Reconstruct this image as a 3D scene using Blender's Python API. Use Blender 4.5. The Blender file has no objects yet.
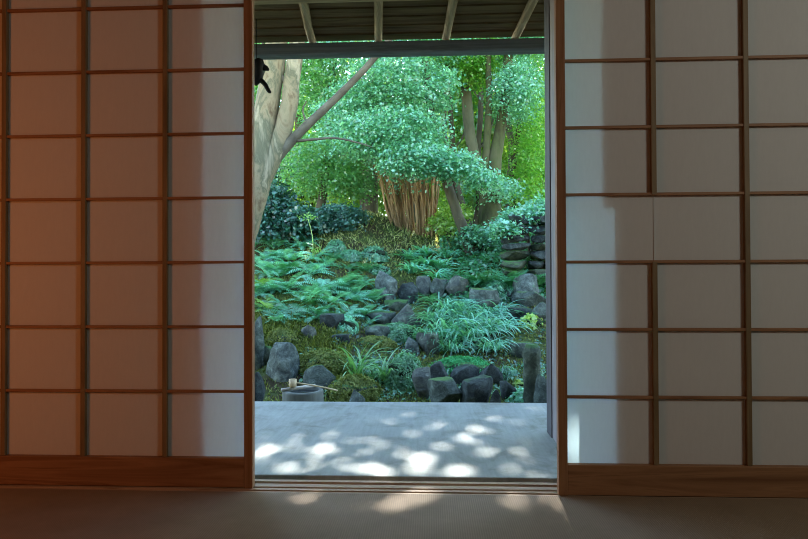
import bpy, math, random
import numpy as np
from mathutils import Vector, Matrix

rng = np.random.default_rng(7)
random.seed(7)
scene = bpy.context.scene
COL = scene.collection

# ------------------------------------------------------------------ camera
F = 583.0
H = 0.651
YAW, PITCH, ROLL = math.radians(2.6), math.radians(0.65), math.radians(-0.22)


def raydir(px, py):
    u = (px - 404.0) / F
    v = (269.5 - py) / F
    c, s = math.cos(ROLL), math.sin(ROLL)
    a, b = u * c - v * s, u * s + v * c
    y, z = math.cos(PITCH) - b * math.sin(PITCH), math.sin(PITCH) + b * math.cos(PITCH)
    return Vector((a * math.cos(YAW) - y * math.sin(YAW), a * math.sin(YAW) + y * math.cos(YAW), z))


def P(px, py, Y):
    """the point of the place that lies at distance Y (metres into the garden) on a line of sight"""
    d = raydir(px, py)
    return Vector((d.x / d.y * Y, Y, H + d.z / d.y * Y))


def PF(px, py, z=0.0):
    d = raydir(px, py)
    t = (z - H) / d.z
    return Vector((d.x * t, d.y * t, z))


cd = bpy.data.cameras.new('camera')
cd.sensor_width = 36.0
cd.lens = F / 808.0 * 36.0
cd.clip_start = 0.02
cd.clip_end = 300
cam = bpy.data.objects.new('camera', cd)
COL.objects.link(cam)
fwd = raydir(404, 269.5).normalized()
right = (raydir(405, 269.5) - raydir(404, 269.5)).normalized()
up = (raydir(404, 268.5) - raydir(404, 269.5)).normalized()
M = Matrix.Identity(4)
for i in range(3):
    M[i][0], M[i][1], M[i][2] = right[i], up[i], -fwd[i]
M[0][3], M[1][3], M[2][3] = 0, 0, H
cam.matrix_world = M
scene.camera = cam

# sun direction (towards the sun)
EL, AZ = math.radians(42), math.radians(-3.3)
SUN = np.array([-math.sin(AZ) * math.cos(EL), math.cos(AZ) * math.cos(EL), math.sin(EL)])

# ------------------------------------------------------------------ terrain
PR_Y = [2.6, 4.0, 4.5, 5.0, 6.0, 7.0, 8.0, 9.5, 11.0, 14.0, 22.0, 40.0]
PR_Z = [-.42, -.38, -.32, -.20, .09, .42, .80, 1.24, 1.55, 1.75, 2.1, 3.0]


def sm(x, a, b):
    t = np.clip((x - a) / (b - a), 0, 1)
    return t * t * (3 - 2 * t)


def T(x, y):
    x = np.asarray(x, float); y = np.asarray(y, float)
    z = np.interp(y, PR_Y, PR_Z)
    z = z + .22 * sm(x, -.25, -1.3) * sm(y, 4.3, 5.6) * (1 - sm(y, 8.5, 11))
    z = z + .36 * sm(x, 1.05, 1.5) * sm(y, 7.1, 7.5) * (1 - sm(y, 9.5, 13))
    z = z + .34 * np.exp(-(((x + 1.15) / 1.15) ** 2 + ((y - 9.6) / 1.5) ** 2))
    z = z + .02 * np.sin(x * 5.1 + 1.3 * y) * np.sin(y * 4.3) * sm(y, 3.5, 5)
    return z


def G(px, py):
    """where the line of sight meets the garden ground"""
    d = raydir(px, py)
    Y = 3.2
    while Y < 30:
        if H + d.z / d.y * Y <= float(T(d.x / d.y * Y, Y)):
            break
        Y += .02
    return Vector((d.x / d.y * Y, Y, float(T(d.x / d.y * Y, Y))))


# ------------------------------------------------------------------ object helpers
def tag(o, label=None, cat=None, group=None, kind=None):
    if label: o['label'] = label
    if cat: o['category'] = cat
    if group: o['group'] = group
    if kind: o['kind'] = kind
    return o


def empty(name, loc=(0, 0, 0), rz=0):
    o = bpy.data.objects.new(name, None)
    o.empty_display_size = .05
    o.location = loc
    o.rotation_euler = (0, 0, rz)
    COL.objects.link(o)
    return o


def mesh_obj(name, verts, faces, mat, parent=None, smooth=False, loc=(0, 0, 0), attrs=None):
    me = bpy.data.meshes.new(name)
    verts = np.asarray(verts, np.float32).reshape(-1, 3)
    if isinstance(faces, np.ndarray):
        n, k = faces.shape
        me.vertices.add(len(verts)); me.vertices.foreach_set('co', verts.ravel())
        me.loops.add(n * k); me.loops.foreach_set('vertex_index', faces.astype(np.int32).ravel())
        me.polygons.add(n); me.polygons.foreach_set('loop_start', np.arange(0, n * k, k, dtype=np.int32))
        me.polygons.foreach_set('loop_total', np.full(n, k, np.int32))
        me.update(calc_edges=True)
    else:
        me.from_pydata([tuple(v) for v in verts.tolist()], [], faces)
        me.update()
    if attrs is not None:
        at = me.attributes.new('tint', 'FLOAT', 'FACE')
        at.data.foreach_set('value', np.asarray(attrs, np.float32))
    if smooth:
        me.polygons.foreach_set('use_smooth', np.ones(len(me.polygons), bool))
    me.materials.append(mat)
    o = bpy.data.objects.new(name, me)
    o.location = loc
    COL.objects.link(o)
    if parent: o.parent = parent
    return o


class MB:
    def __init__(self): self.v, self.f = [], []

    def add(self, vs, fs):
        b = len(self.v)
        self.v += [tuple(p) for p in vs]
        self.f += [tuple(i + b for i in q) for q in fs]
        return self

    def box(self, a, b, ch=0.0):
        x0, y0, z0 = a; x1, y1, z1 = b
        if ch <= 0:
            vs = [(x, y, z) for z in (z0, z1) for y in (y0, y1) for x in (x0, x1)]
            fs = [(0, 2, 3, 1), (4, 5, 7, 6), (0, 1, 5, 4), (2, 6, 7, 3), (0, 4, 6, 2), (1, 3, 7, 5)]
            return self.add(vs, fs)
        import bmesh
        bm = bmesh.new()
        bmesh.ops.create_cube(bm, size=1)
        for q in bm.verts:
            q.co = ((x0 + x1) / 2 + q.co.x * (x1 - x0), (y0 + y1) / 2 + q.co.y * (y1 - y0), (z0 + z1) / 2 + q.co.z * (z1 - z0))
        bmesh.ops.bevel(bm, geom=bm.edges[:], offset=ch, segments=2, affect='EDGES', profile=.5)
        bm.verts.index_update()
        vs = [q.co[:] for q in bm.verts]; fs = [[q.index for q in f.verts] for f in bm.faces]
        bm.free()
        return self.add(vs, fs)

    def tube(self, pts, rad, seg=10, sub=4, wob=0.0, seed=0, cap=True):
        pts = [Vector(p) for p in pts]
        r = random.Random(seed)
        if sub > 1 and len(pts) > 2:
            q, rr = [], []
            n = len(pts)
            for i in range(n - 1):
                p0, p1, p2, p3 = pts[max(i - 1, 0)], pts[i], pts[i + 1], pts[min(i + 2, n - 1)]
                for k in range(sub):
                    t = k / sub
                    q.append(.5 * ((2 * p1) + (p2 - p0) * t + (2 * p0 - 5 * p1 + 4 * p2 - p3) * t * t + (3 * p1 - p0 - 3 * p2 + p3) * t ** 3))
                    rr.append(rad[i] * (1 - t) + rad[i + 1] * t)
            q.append(pts[-1]); rr.append(rad[-1])
        else:
            q, rr = pts, list(rad)
        n = len(q)
        base = len(self.v)
        ref = Vector((0, 1, 0.13)).normalized()
        ph = r.random() * 6
        for i in range(n):
            t = (q[min(i + 1, n - 1)] - q[max(i - 1, 0)]).normalized()
            a = t.cross(ref)
            if a.length < 1e-3: a = t.cross(Vector((1, 0, 0)))
            a.normalize(); b = t.cross(a)
            for k in range(seg):
                an = 2 * math.pi * k / seg
                w = 1 + wob * (math.sin(3 * an + ph + i * .5) * .5 + r.uniform(-.5, .5))
                self.v.append(tuple(q[i] + (a * math.cos(an) + b * math.sin(an)) * rr[i] * w))
        for i in range(n - 1):
            for k in range(seg):
                k2 = (k + 1) % seg
                self.f.append((base + i * seg + k, base + i * seg + k2, base + (i + 1) * seg + k2, base + (i + 1) * seg + k))
        if cap:
            self.f.append(tuple(base + k for k in range(seg))[::-1])
            self.f.append(tuple(base + (n - 1) * seg + k for k in range(seg)))
        return self

    def lathe(self, prof, seg=28, c=(0, 0, 0)):
        base = len(self.v); n = len(prof)
        for r_, z in prof:
            for k in range(seg):
                a = 2 * math.pi * k / seg
                self.v.append((c[0] + r_ * math.cos(a), c[1] + r_ * math.sin(a), c[2] + z))
        for i in range(n - 1):
            for k in range(seg):
                k2 = (k + 1) % seg
                self.f.append((base + i * seg + k, base + i * seg + k2, base + (i + 1) * seg + k2, base + (i + 1) * seg + k))
        self.f.append(tuple(base + k for k in range(seg))[::-1])
        self.f.append(tuple(base + (n - 1) * seg + k for k in range(seg)))
        return self

    def build(self, name, mat, parent=None, smooth=False, loc=(0, 0, 0)):
        return mesh_obj(name, self.v, self.f, mat, parent, smooth, loc)


# ------------------------------------------------------------------ materials
def new_mat(name):
    m = bpy.data.materials.new(name); m.use_nodes = True
    nt = m.node_tree; nt.nodes.clear()
    out = nt.nodes.new('ShaderNodeOutputMaterial')
    return m, nt, out


def N(nt, typ, **kw):
    n = nt.nodes.new(typ)
    for k, v in kw.items():
        if k.startswith('i_'):
            n.inputs[k[2:].replace('_', ' ')].default_value = v
        else:
            setattr(n, k, v)
    return n


def ramp(nt, fac, stops):
    r = nt.nodes.new('ShaderNodeValToRGB')
    e = r.color_ramp.elements
    e[0].position, e[0].color = stops[0][0], (*stops[0][1], 1)
    e[1].position, e[1].color = stops[-1][0], (*stops[-1][1], 1)
    for p_, c_ in stops[1:-1]:
        q = e.new(p_); q.color = (*c_, 1)
    nt.links.new(fac, r.inputs['Fac'])
    return r.outputs['Color']


def coords(nt, scale=(1, 1, 1), kind='Object'):
    tc = nt.nodes.new('ShaderNodeTexCoord'); mp = nt.nodes.new('ShaderNodeMapping')
    mp.inputs['Scale'].default_value = scale
    nt.links.new(tc.outputs[kind], mp.inputs['Vector'])
    return mp.outputs['Vector']


def noise(nt, vec, scale, detail=4, rough=.55, dist=0):
    n = N(nt, 'ShaderNodeTexNoise', i_Scale=scale, i_Detail=detail, i_Roughness=rough, i_Distortion=dist)
    nt.links.new(vec, n.inputs['Vector'])
    return n.outputs['Fac']


def bump(nt, h, bsdf, strength=.3, dist=.01):
    b = N(nt, 'ShaderNodeBump', i_Strength=strength, i_Distance=dist)
    nt.links.new(h, b.inputs['Height']); nt.links.new(b.outputs['Normal'], bsdf.inputs['Normal'])


def noisy_mat(name, stops, scale=6, stretch=(1, 1, 1), rough=.8, bstr=.3, bdist=.01, detail=6, dist=0, spec=.3):
    m, nt, out = new_mat(name)
    b = N(nt, 'ShaderNodeBsdfPrincipled', i_Roughness=rough)
    b.inputs['Specular IOR Level'].default_value = spec
    v = coords(nt, stretch)
    f = noise(nt, v, scale, detail, .6, dist)
    nt.links.new(ramp(nt, f, stops), b.inputs['Base Color'])
    if bstr: bump(nt, f, b, bstr, bdist)
    nt.links.new(b.outputs[0], out.inputs[0])
    return m


def leaf_mat(name, c0, c1, transl=.35, gloss=.10, tcol=None, rough=.4):
    m, nt, out = new_mat(name)
    at = N(nt, 'ShaderNodeAttribute', attribute_name='tint')
    col = ramp(nt, at.outputs['Fac'], [(0, c0), (1, c1)])
    d = N(nt, 'ShaderNodeBsdfDiffuse'); nt.links.new(col, d.inputs['Color'])
    t = N(nt, 'ShaderNodeBsdfTranslucent')
    hs = N(nt, 'ShaderNodeMix', data_type='RGBA', blend_type='MULTIPLY')
    hs.inputs[0].default_value = 1
    nt.links.new(col, hs.inputs[6]); hs.inputs[7].default_value = (*(tcol or (1.9, 1.7, .7)), 1)
    nt.links.new(hs.outputs[2], t.inputs['Color'])
    mx = N(nt, 'ShaderNodeMixShader'); mx.inputs[0].default_value = transl
    nt.links.new(d.outputs[0], mx.inputs[1]); nt.links.new(t.outputs[0], mx.inputs[2])
    g = N(nt, 'ShaderNodeBsdfGlossy', i_Roughness=rough)
    mx2 = N(nt, 'ShaderNodeMixShader'); mx2.inputs[0].default_value = gloss
    nt.links.new(mx.outputs[0], mx2.inputs[1]); nt.links.new(g.outputs[0], mx2.inputs[2])
    nt.links.new(mx2.outputs[0], out.inputs[0])
    return m


def wood_mat(name, dark, light, axis='x', scale=9, rough=.55, bstr=.15):
    st = {'x': (.12, 2.2, 2.2), 'y': (2.2, .12, 2.2), 'z': (2.2, 2.2, .12)}[axis]
    return noisy_mat(name, [(.30, dark), (.52, light), (.60, tuple(.8 * a + .2 * b for a, b in zip(dark, light))), (.72, light)], scale, st, rough, bstr, .003, 8, 1.2)


def rock_mat(name, dark, light, moss=(.045, .085, .022), mossy=.5):
    m, nt, out = new_mat(name)
    b = N(nt, 'ShaderNodeBsdfPrincipled', i_Roughness=.85)
    b.inputs['Specular IOR Level'].default_value = .3
    v = coords(nt)
    f = noise(nt, v, 11, 10, .75, .4)
    c = ramp(nt, f, [(.36, dark), (.48, tuple(.55 * a + .45 * q for a, q in zip(dark, light))), (.56, light), (.66, tuple(min(1, 1.7 * q) for q in light))])
    g = N(nt, 'ShaderNodeNewGeometry'); sp = N(nt, 'ShaderNodeSeparateXYZ')
    nt.links.new(g.outputs['Normal'], sp.inputs[0])
    f2 = noise(nt, v, 3.2, 5, .6)
    ma = N(nt, 'ShaderNodeMath', operation='MULTIPLY'); nt.links.new(sp.outputs[2], ma.inputs[0]); nt.links.new(f2, ma.inputs[1])
    rr = ramp(nt, ma.outputs[0], [(.62 - .4 * mossy, (0, 0, 0)), (.72 - .4 * mossy, (1, 1, 1))])
    mx = N(nt, 'ShaderNodeMix', data_type='RGBA')
    nt.links.new(rr, mx.inputs[0]); nt.links.new(c, mx.inputs[6]); mx.inputs[7].default_value = (*moss, 1)
    nt.links.new(mx.outputs[2], b.inputs['Base Color'])
    bump(nt, f, b, .9, .04)
    nt.links.new(b.outputs[0], out.inputs[0])
    return m


MAT = {}
MAT['cedar_h'] = wood_mat('cedar_horizontal', (.15, .066, .026), (.29, .15, .07), 'x', 10)
MAT['cedar_v'] = wood_mat('cedar_vertical', (.16, .07, .028), (.28, .145, .066), 'z', 10)
MAT['bar'] = wood_mat('lattice_wood', (.12, .08, .035), (.20, .14, .07), 'z', 10)
MAT['sill'] = wood_mat('sill_wood', (.22, .15, .09), (.42, .31, .21), 'x', 10)
MAT['dark_wood'] = wood_mat('dark_board', (.085, .054, .022), (.21, .145, .066), 'x', 7, .8)
MAT['pole'] = wood_mat('peeled_pole', (.24, .18, .10), (.48, .40, .25), 'y', 8, .7)
MAT['batten'] = wood_mat('pale_batten', (.30, .21, .11), (.52, .40, .23), 'x', 8, .7)
MAT['beam'] = wood_mat('weathered_beam', (.14, .16, .16), (.24, .27, .27), 'x', 8, .7)
MAT['post'] = wood_mat('weathered_post', (.12, .115, .12), (.24, .23, .24), 'z', 8, .6)
MAT['post_dark'] = wood_mat('dark_post', (.035, .035, .04), (.08, .08, .09), 'z', 8, .6)
MAT['plaster'] = noisy_mat('earth_plaster', [(.3, (.22, .19, .15)), (.7, (.27, .23, .18))], 20, rough=.95, bstr=.1)
MAT['inner_plaster'] = noisy_mat('inner_plaster', [(.3, (.14, .12, .09)), (.7, (.17, .145, .11))], 20, rough=.95, bstr=.1)
MAT['ceiling'] = wood_mat('ceiling_board', (.10, .06, .035), (.17, .11, .06), 'y', 6)
MAT['deck'] = None
MAT['iron'] = noisy_mat('black_iron', [(.3, (.006, .006, .006)), (.7, (.014, .013, .012))], 30, rough=.7)
MAT['bamboo'] = noisy_mat('dry_bamboo', [(.3, (.42, .31, .15)), (.7, (.62, .50, .29))], 14, (1, 1, .2), .5, .1)
MAT['bamboo_grey'] = noisy_mat('weathered_bamboo', [(.3, (.34, .31, .24)), (.7, (.52, .49, .40))], 14, (1, 1, .2), .5, .1)
MAT['basin'] = noisy_mat('basin_stone', [(.3, (.075, .085, .07)), (.7, (.15, .165, .135))], 16, (1, 1, .3), .85, .4)
MAT['bark_pale'] = noisy_mat('pale_mottled_bark', [(.30, (.085, .055, .025)), (.43, (.22, .18, .10)), (.52, (.10, .10, .055)), (.62, (.30, .26, .16)), (.74, (.16, .12, .065))], 5.5, (1, 1, .4), .9, .35, .02, 8, .8)
MAT['bark_limb'] = noisy_mat('shaded_limb_bark', [(.3, (.045, .038, .024)), (.55, (.10, .09, .06)), (.75, (.17, .155, .11))], 6, (1, 1, 1), .9, .4)
MAT['bark_dark'] = noisy_mat('dark_bark', [(.3, (.035, .03, .018)), (.7, (.11, .096, .055))], 7, (1, 1, .3), .9, .4)
MAT['bark_grey'] = noisy_mat('grey_bark', [(.3, (.06, .058, .034)), (.55, (.15, .148, .09)), (.75, (.22, .215, .135))], 5, (1, 1, .3), .9, .4)
MAT['bark_moss'] = noisy_mat('mossy_bark', [(.3, (.035, .03, .016)), (.5, (.07, .08, .03)), (.7, (.11, .095, .055))], 6, (1, 1, .4), .9, .4)
MAT['culm'] = noisy_mat('old_cane', [(.28, (.10, .055, .02)), (.5, (.30, .18, .07)), (.72, (.50, .34, .16))], 5, (3, 3, .5), .7, .1)
ROCKS = [rock_mat('blue_grey_rock', (.024, .034, .031), (.140, .178, .148), (.06, .14, .04), .42),
         rock_mat('grey_rock', (.026, .036, .028), (.10, .13, .10), (.07, .15, .04), .62),
         rock_mat('dark_rock', (.008, .013, .011), (.050, .066, .058), (.045, .11, .035), .45),
         rock_mat('purple_grey_rock', (.04, .048, .045), (.135, .155, .12), (.06, .14, .04), .45),
         rock_mat('mossy_rock', (.022, .032, .018), (.08, .105, .068), (.06, .15, .04), .95)]

LEAF = dict(
    maple=leaf_mat('maple_leaf', (.06, .25, .15), (.26, .62, .45), .40),
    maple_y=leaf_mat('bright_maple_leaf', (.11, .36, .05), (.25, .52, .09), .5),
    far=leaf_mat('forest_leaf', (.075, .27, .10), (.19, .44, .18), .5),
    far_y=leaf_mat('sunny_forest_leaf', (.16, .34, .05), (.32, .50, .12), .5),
    dark=leaf_mat('evergreen_leaf', (.02, .085, .06), (.055, .20, .125), .2),
    shrub=leaf_mat('shrub_leaf', (.03, .14, .07), (.15, .45, .24), .3),
    fern=leaf_mat('fern_frond', (.04, .22, .12), (.30, .78, .54), .35),
    fern_y=leaf_mat('yellow_fern_frond', (.14, .36, .06), (.28, .52, .10), .35),
    fern_d=leaf_mat('dark_fern_frond', (.035, .17, .075), (.09, .36, .16), .35),
    grass=leaf_mat('grass_blade', (.03, .17, .10), (.27, .68, .48), .35),
    iris=leaf_mat('iris_blade', (.09, .28, .10), (.22, .52, .22), .35),
    moss=leaf_mat('moss_tuft', (.07, .115, .022), (.24, .29, .075), .2, .02),
    moss_g=leaf_mat('green_moss_tuft', (.03, .22, .07), (.08, .42, .15), .25, .02),
    ball=leaf_mat('clipped_leaf', (.025, .12, .045), (.15, .44, .20), .25),
    lime=leaf_mat('lime_leaf', (.30, .52, .08), (.48, .70, .16), .35),
)


def ground_mat():
    m, nt, out = new_mat('mossy_ground')
    b = N(nt, 'ShaderNodeBsdfPrincipled', i_Roughness=.95)
    b.inputs['Specular IOR Level'].default_value = .1
    v = coords(nt)
    f = noise(nt, v, 2.6, 8, .65)
    f2 = noise(nt, v, 30, 5, .7)
    c = ramp(nt, f, [(.32, (.032, .025, .014)), (.45, (.062, .055, .024)), (.56, (.065, .095, .028)), (.72, (.13, .16, .05))])
    c2 = ramp(nt, f2, [(.3, (.55, .55, .55)), (.7, (1.25, 1.25, 1.25))])
    mx = N(nt, 'ShaderNodeMix', data_type='RGBA', blend_type='MULTIPLY'); mx.inputs[0].default_value = 1
    nt.links.new(c, mx.inputs[6]); nt.links.new(c2, mx.inputs[7])
    nt.links.new(mx.outputs[2], b.inputs['Base Color'])
    bump(nt, f2, b, .7, .03)
    nt.links.new(b.outputs[0], out.inputs[0])
    return m


def deck_mat():
    m, nt, out = new_mat('weathered_deck')
    b = N(nt, 'ShaderNodeBsdfPrincipled', i_Roughness=.62)
    b.inputs['Specular IOR Level'].default_value = .35
    v = coords(nt, (22, 2.4, 1))
    f = noise(nt, v, 2.2, 8, .65, .5)
    v2 = coords(nt)
    f2 = noise(nt, v2, 5, 9, .72, .6)
    c = ramp(nt, f, [(.28, (.195, .222, .208)), (.5, (.235, .265, .248)), (.72, (.27, .30, .28))])
    c2 = ramp(nt, f2, [(.36, (.70, .68, .62)), (.48, (.98, .98, .96)), (.65, (1.12, 1.12, 1.12))])
    mx = N(nt, 'ShaderNodeMix', data_type='RGBA', blend_type='MULTIPLY'); mx.inputs[0].default_value = 1
    nt.links.new(c, mx.inputs[6]); nt.links.new(c2, mx.inputs[7])
    nt.links.new(mx.outputs[2], b.inputs['Base Color'])
    bump(nt, f, b, .35, .004)
    nt.links.new(b.outputs[0], out.inputs[0])
    return m


def tatami_mat():
    m, nt, out = new_mat('tatami')
    b = N(nt, 'ShaderNodeBsdfPrincipled', i_Roughness=.75)
    b.inputs['Specular IOR Level'].default_value = .25
    v = coords(nt)
    w = N(nt, 'ShaderNodeTexWave', wave_type='BANDS', bands_direction='X', i_Scale=52, i_Distortion=.6, i_Detail=2)
    nt.links.new(v, w.inputs['Vector'])
    w2 = N(nt, 'ShaderNodeTexWave', wave_type='BANDS', bands_direction='Y', i_Scale=70, i_Distortion=1.5, i_Detail=2)
    nt.links.new(v, w2.inputs['Vector'])
    f = noise(nt, v, 5, 6, .7)
    c = ramp(nt, f, [(.3, (.205, .152, .098)), (.7, (.265, .202, .135))])
    c2 = ramp(nt, w.outputs['Fac'], [(0, (.86, .86, .86)), (1, (1.06, 1.06, 1.06))])
    mx = N(nt, 'ShaderNodeMix', data_type='RGBA', blend_type='MULTIPLY'); mx.inputs[0].default_value = 1
    nt.links.new(c, mx.inputs[6]); nt.links.new(c2, mx.inputs[7])
    nt.links.new(mx.outputs[2], b.inputs['Base Color'])
    ad = N(nt, 'ShaderNodeMath', operation='ADD')
    nt.links.new(w.outputs['Fac'], ad.inputs[0]); nt.links.new(w2.outputs['Fac'], ad.inputs[1])
    bump(nt, ad.outputs[0], b, .12, .002)
    nt.links.new(b.outputs[0], out.inputs[0])
    return m


def paper_mat():
    m, nt, out = new_mat('washi_paper')
    v = coords(nt, (1, 1, .25))
    f = noise(nt, v, 120, 4, .6)
    c = ramp(nt, f, [(.3, (.75, .75, .735)), (.7, (.79, .79, .775))])
    d = N(nt, 'ShaderNodeBsdfDiffuse'); nt.links.new(c, d.inputs['Color'])
    t = N(nt, 'ShaderNodeBsdfTranslucent'); t.inputs['Color'].default_value = (.56, .76, .80, 1)  # blue of the skylight is put into the transmitted tint
    mx = N(nt, 'ShaderNodeMixShader'); mx.inputs[0].default_value = .31
    nt.links.new(d.outputs[0], mx.inputs[1]); nt.links.new(t.outputs[0], mx.inputs[2])
    nt.links.new(mx.outputs[0], out.inputs[0])
    return m


MAT['deck'] = deck_mat(); MAT['tatami'] = tatami_mat(); MAT['paper'] = paper_mat(); MAT['ground'] = ground_mat()
m, nt, out = new_mat('still_water')
b = N(nt, 'ShaderNodeBsdfPrincipled', i_Roughness=.03); b.inputs['Base Color'].default_value = (.015, .022, .025, 1)
nt.links.new(b.outputs[0], out.inputs[0]); MAT['water'] = m

# ------------------------------------------------------------------ room shell
ROOM = (-2.6, 2.9, -3.3, 1.75)


def structure(name, mb, mat, label, cat):
    return tag(mb.build(name, mat), label, cat, kind='structure')


structure('floor', MB().box((ROOM[0], ROOM[2], -.06), (ROOM[1], 1.748, 0)), MAT['tatami'], 'brown woven tatami floor in front of the sliding screens', 'floor')
structure('ceiling', MB().box((ROOM[0] - .1, ROOM[2] - .1, 2.3), (ROOM[1] + .1, 2.0, 2.38)), MAT['ceiling'], 'dark board ceiling of the tatami room', 'ceiling')
structure('wall_left', MB().box((ROOM[0] - .1, ROOM[2], -.06), (ROOM[0], 2.0, 2.3)), MAT['inner_plaster'], 'plain plaster wall at the left side of the room', 'wall')
structure('wall_right', MB().box((ROOM[1], ROOM[2], -.06), (ROOM[1] + .1, 2.0, 2.3)), MAT['inner_plaster'], 'plain plaster wall at the right side of the room', 'wall')
structure('wall_back', MB().box((ROOM[0] - .1, ROOM[2] - .1, -.06), (ROOM[1] + .1, ROOM[2], 2.3)), MAT['inner_plaster'], 'plain plaster wall behind the viewer', 'wall')

# key positions on the screen plane
YR, YL = 1.750, 1.777                      # room faces of the right and of the left sliding screen
DZ, Z0 = .2, .091                          # lattice spacing, top of bottom rail
ZT = Z0 + DZ * 8                           # underside of top rail
xl_edge = P(252.3, 270, YL).x              # free edge of the left screen
xr_edge = P(557.3, 270, YR).x              # free edge of the right screen


def shoji(name, edge, sgn, Y, bars_px, far_px, label, broken=None, zoff=.0):
    """sliding screen: stiles, rails, lattice of thin bars in front of translucent paper; sgn +1 extends to +x"""
    root = empty(name, (edge, Y, 0))
    tag(root, label, 'sliding door', kind='structure')
    th = .025
    far = P(far_px, 270, Y).x

    def part(nm, a, b_, mat, ch=.0015):
        MB().box((a[0] - edge, a[1], a[2]), (b_[0] - edge, b_[1], b_[2]), ch).build(nm, mat, root)
    sw = .027
    a, c = sorted((edge, edge + sgn * sw))
    part('stile', (a, 0, 0), (c, th, ZT + .05), MAT['cedar_v'])
    a2, c2 = sorted((far, far - sgn * sw))
    part('stile', (a2, 0, 0), (c2, th, ZT + .05), MAT['cedar_v'])
    lo, hi = sorted((edge + sgn * sw, far - sgn * sw))
    part('bottom_rail', (lo, .001, .002), (hi, th - .001, Z0), MAT['cedar_h'])
    part('top_rail', (lo, .001, ZT), (hi, th - .001, ZT + .05), MAT['cedar_h'])
    for k in range(1, 8):
        z = H + (Z0 + DZ * k + zoff - H) * (Y + .009) / Y
        part('horizontal_bar', (lo, .009, z - .0042), (hi, .0192, z + .0042), MAT['cedar_h'], .0008)
    for i, bp in enumerate(bars_px):
        x = P(bp, 270, Y).x
        segs = [(Z0, ZT)]
        if broken and broken[0] == i:
            segs = [(Z0, broken[1]), (broken[2], ZT)]
        for z0, z1 in segs:
            part('vertical_bar', (x - .0075, .007, z0), (x + .0075, .0190, z1), MAT['bar'], .001)
    # paper glued on the garden side of the lattice
    v = [(lo - .004 - edge, .0196, Z0 - .004), (hi + .004 - edge, .0196, Z0 - .004), (hi + .004 - edge, .0196, ZT + .004), (lo - .004 - edge, .0196, ZT + .004)]
    mesh_obj('paper', v, [(0, 1, 2, 3)], MAT['paper'], root)
    if broken:                                    # lapped paper edge where the bar is missing
        x = P(bars_px[broken[0]], 270, Y).x
        part('paper_seam', (x + .001, .0178, broken[1]), (x + .0035, .0190, broken[2]), MAT['paper'], 0)
    return root, lo, hi, far


L_, l_lo, l_hi, l_far = shoji('door_1', xl_edge, -1, YL, [163.5, 81.5, 1.5], -86, 'left paper sliding screen in warm orange lamplight', zoff=.0055)
R_, r_lo, r_hi, r_far = shoji('door_2', xr_edge, 1, YR, [656, 749.5, 843], 940, 'right paper sliding screen in grey light, one lattice bar partly missing',
                              broken=(0, Z0 + DZ * 3, Z0 + DZ * 4))

# lintel over the screens and threshold under them
structure('trim_1', MB().box((l_far, 1.735, ZT + .052), (r_far, 1.86, ZT + .13)), MAT['cedar_h'], 'head rail above the sliding screens', 'lintel')
structure('wall_front', MB().box((ROOM[0], 1.75, ZT + .13), (ROOM[1], 1.85, 2.3)).box((ROOM[0], 1.75, -.06), (l_far - .001, 1.85, ZT + .13)).box((r_far + .001, 1.75, -.06), (ROOM[1], 1.85, ZT + .13)),
          MAT['inner_plaster'], 'plaster wall around the sliding screens', 'wall')
s = MB().box((ROOM[0], 1.749, -.10), (ROOM[1], 1.860, -.012))
for ya, yb in ((1.749, 1.757), (1.769, 1.784), (1.796, 1.822), (1.842, 1.860)):
    s.box((ROOM[0], ya, -.0125), (ROOM[1], yb, -.0005))
structure('trim_2', s, MAT['sill'], 'grooved wooden threshold under the sliding screens', 'threshold')

# garden-side walls that stand close behind the papered screens
xwl, xwm = P(208, 270, 1.80).x, P(166, 270, 1.80).x
structure('wall_garden_left', MB().box((-5.5, 1.812, -.4), (xwm - .002, 1.885, 2.3)), MAT['plaster'], 'outside wall behind the left sliding screen', 'wall')
structure('jamb_post', MB().box((xwm, 1.814, -.03), (xwl, 1.93, 2.3), .001), MAT['post_dark'], 'dark wooden jamb post showing through the left paper screen', 'post')
xa, xb = P(599, 200, 1.775).x, P(611, 230, 1.775).x
zst = P(600, 207, 1.80).z
structure('wall_garden_right', MB().box((xb, 1.779, -.03), (5.8, 1.88, zst)).box((xa, 1.779, zst), (5.8, 1.90, 2.3)), MAT['plaster'], 'outside wall behind the right sliding screen', 'wall')

# veranda
structure('deck', MB().box((-4.5, 1.900, -.075), (4.5, 3.02, 0), .004), MAT['deck'], 'weathered grey veranda floor dappled with sun', 'veranda')
structure('deck_fascia', MB().box((-4.5, 2.97, -.40), (4.5, 2.995, -.076)), MAT['post_dark'], 'dark board under the veranda edge', 'fascia')

# veranda post and shutter edge at the right of the opening
xp = .485
pst = empty('shutter_post', (xp, 2.26, 0)); tag(pst, 'grey weathered wooden post standing on the veranda at the right of the opening', 'post', kind='structure')
MB().box((0, 0, 0), (.12, .105, 2.2), .003).build('post', MAT['post'], pst)
MB().box((-.004, .107, .0), (.11, .20, 2.2), .002).build('shutter_stile', MAT['post_dark'], pst)
MB().box((.0, .202, .62), (.05, .225, 1.16), .002).build('batten', MAT['post'], pst)

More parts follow.
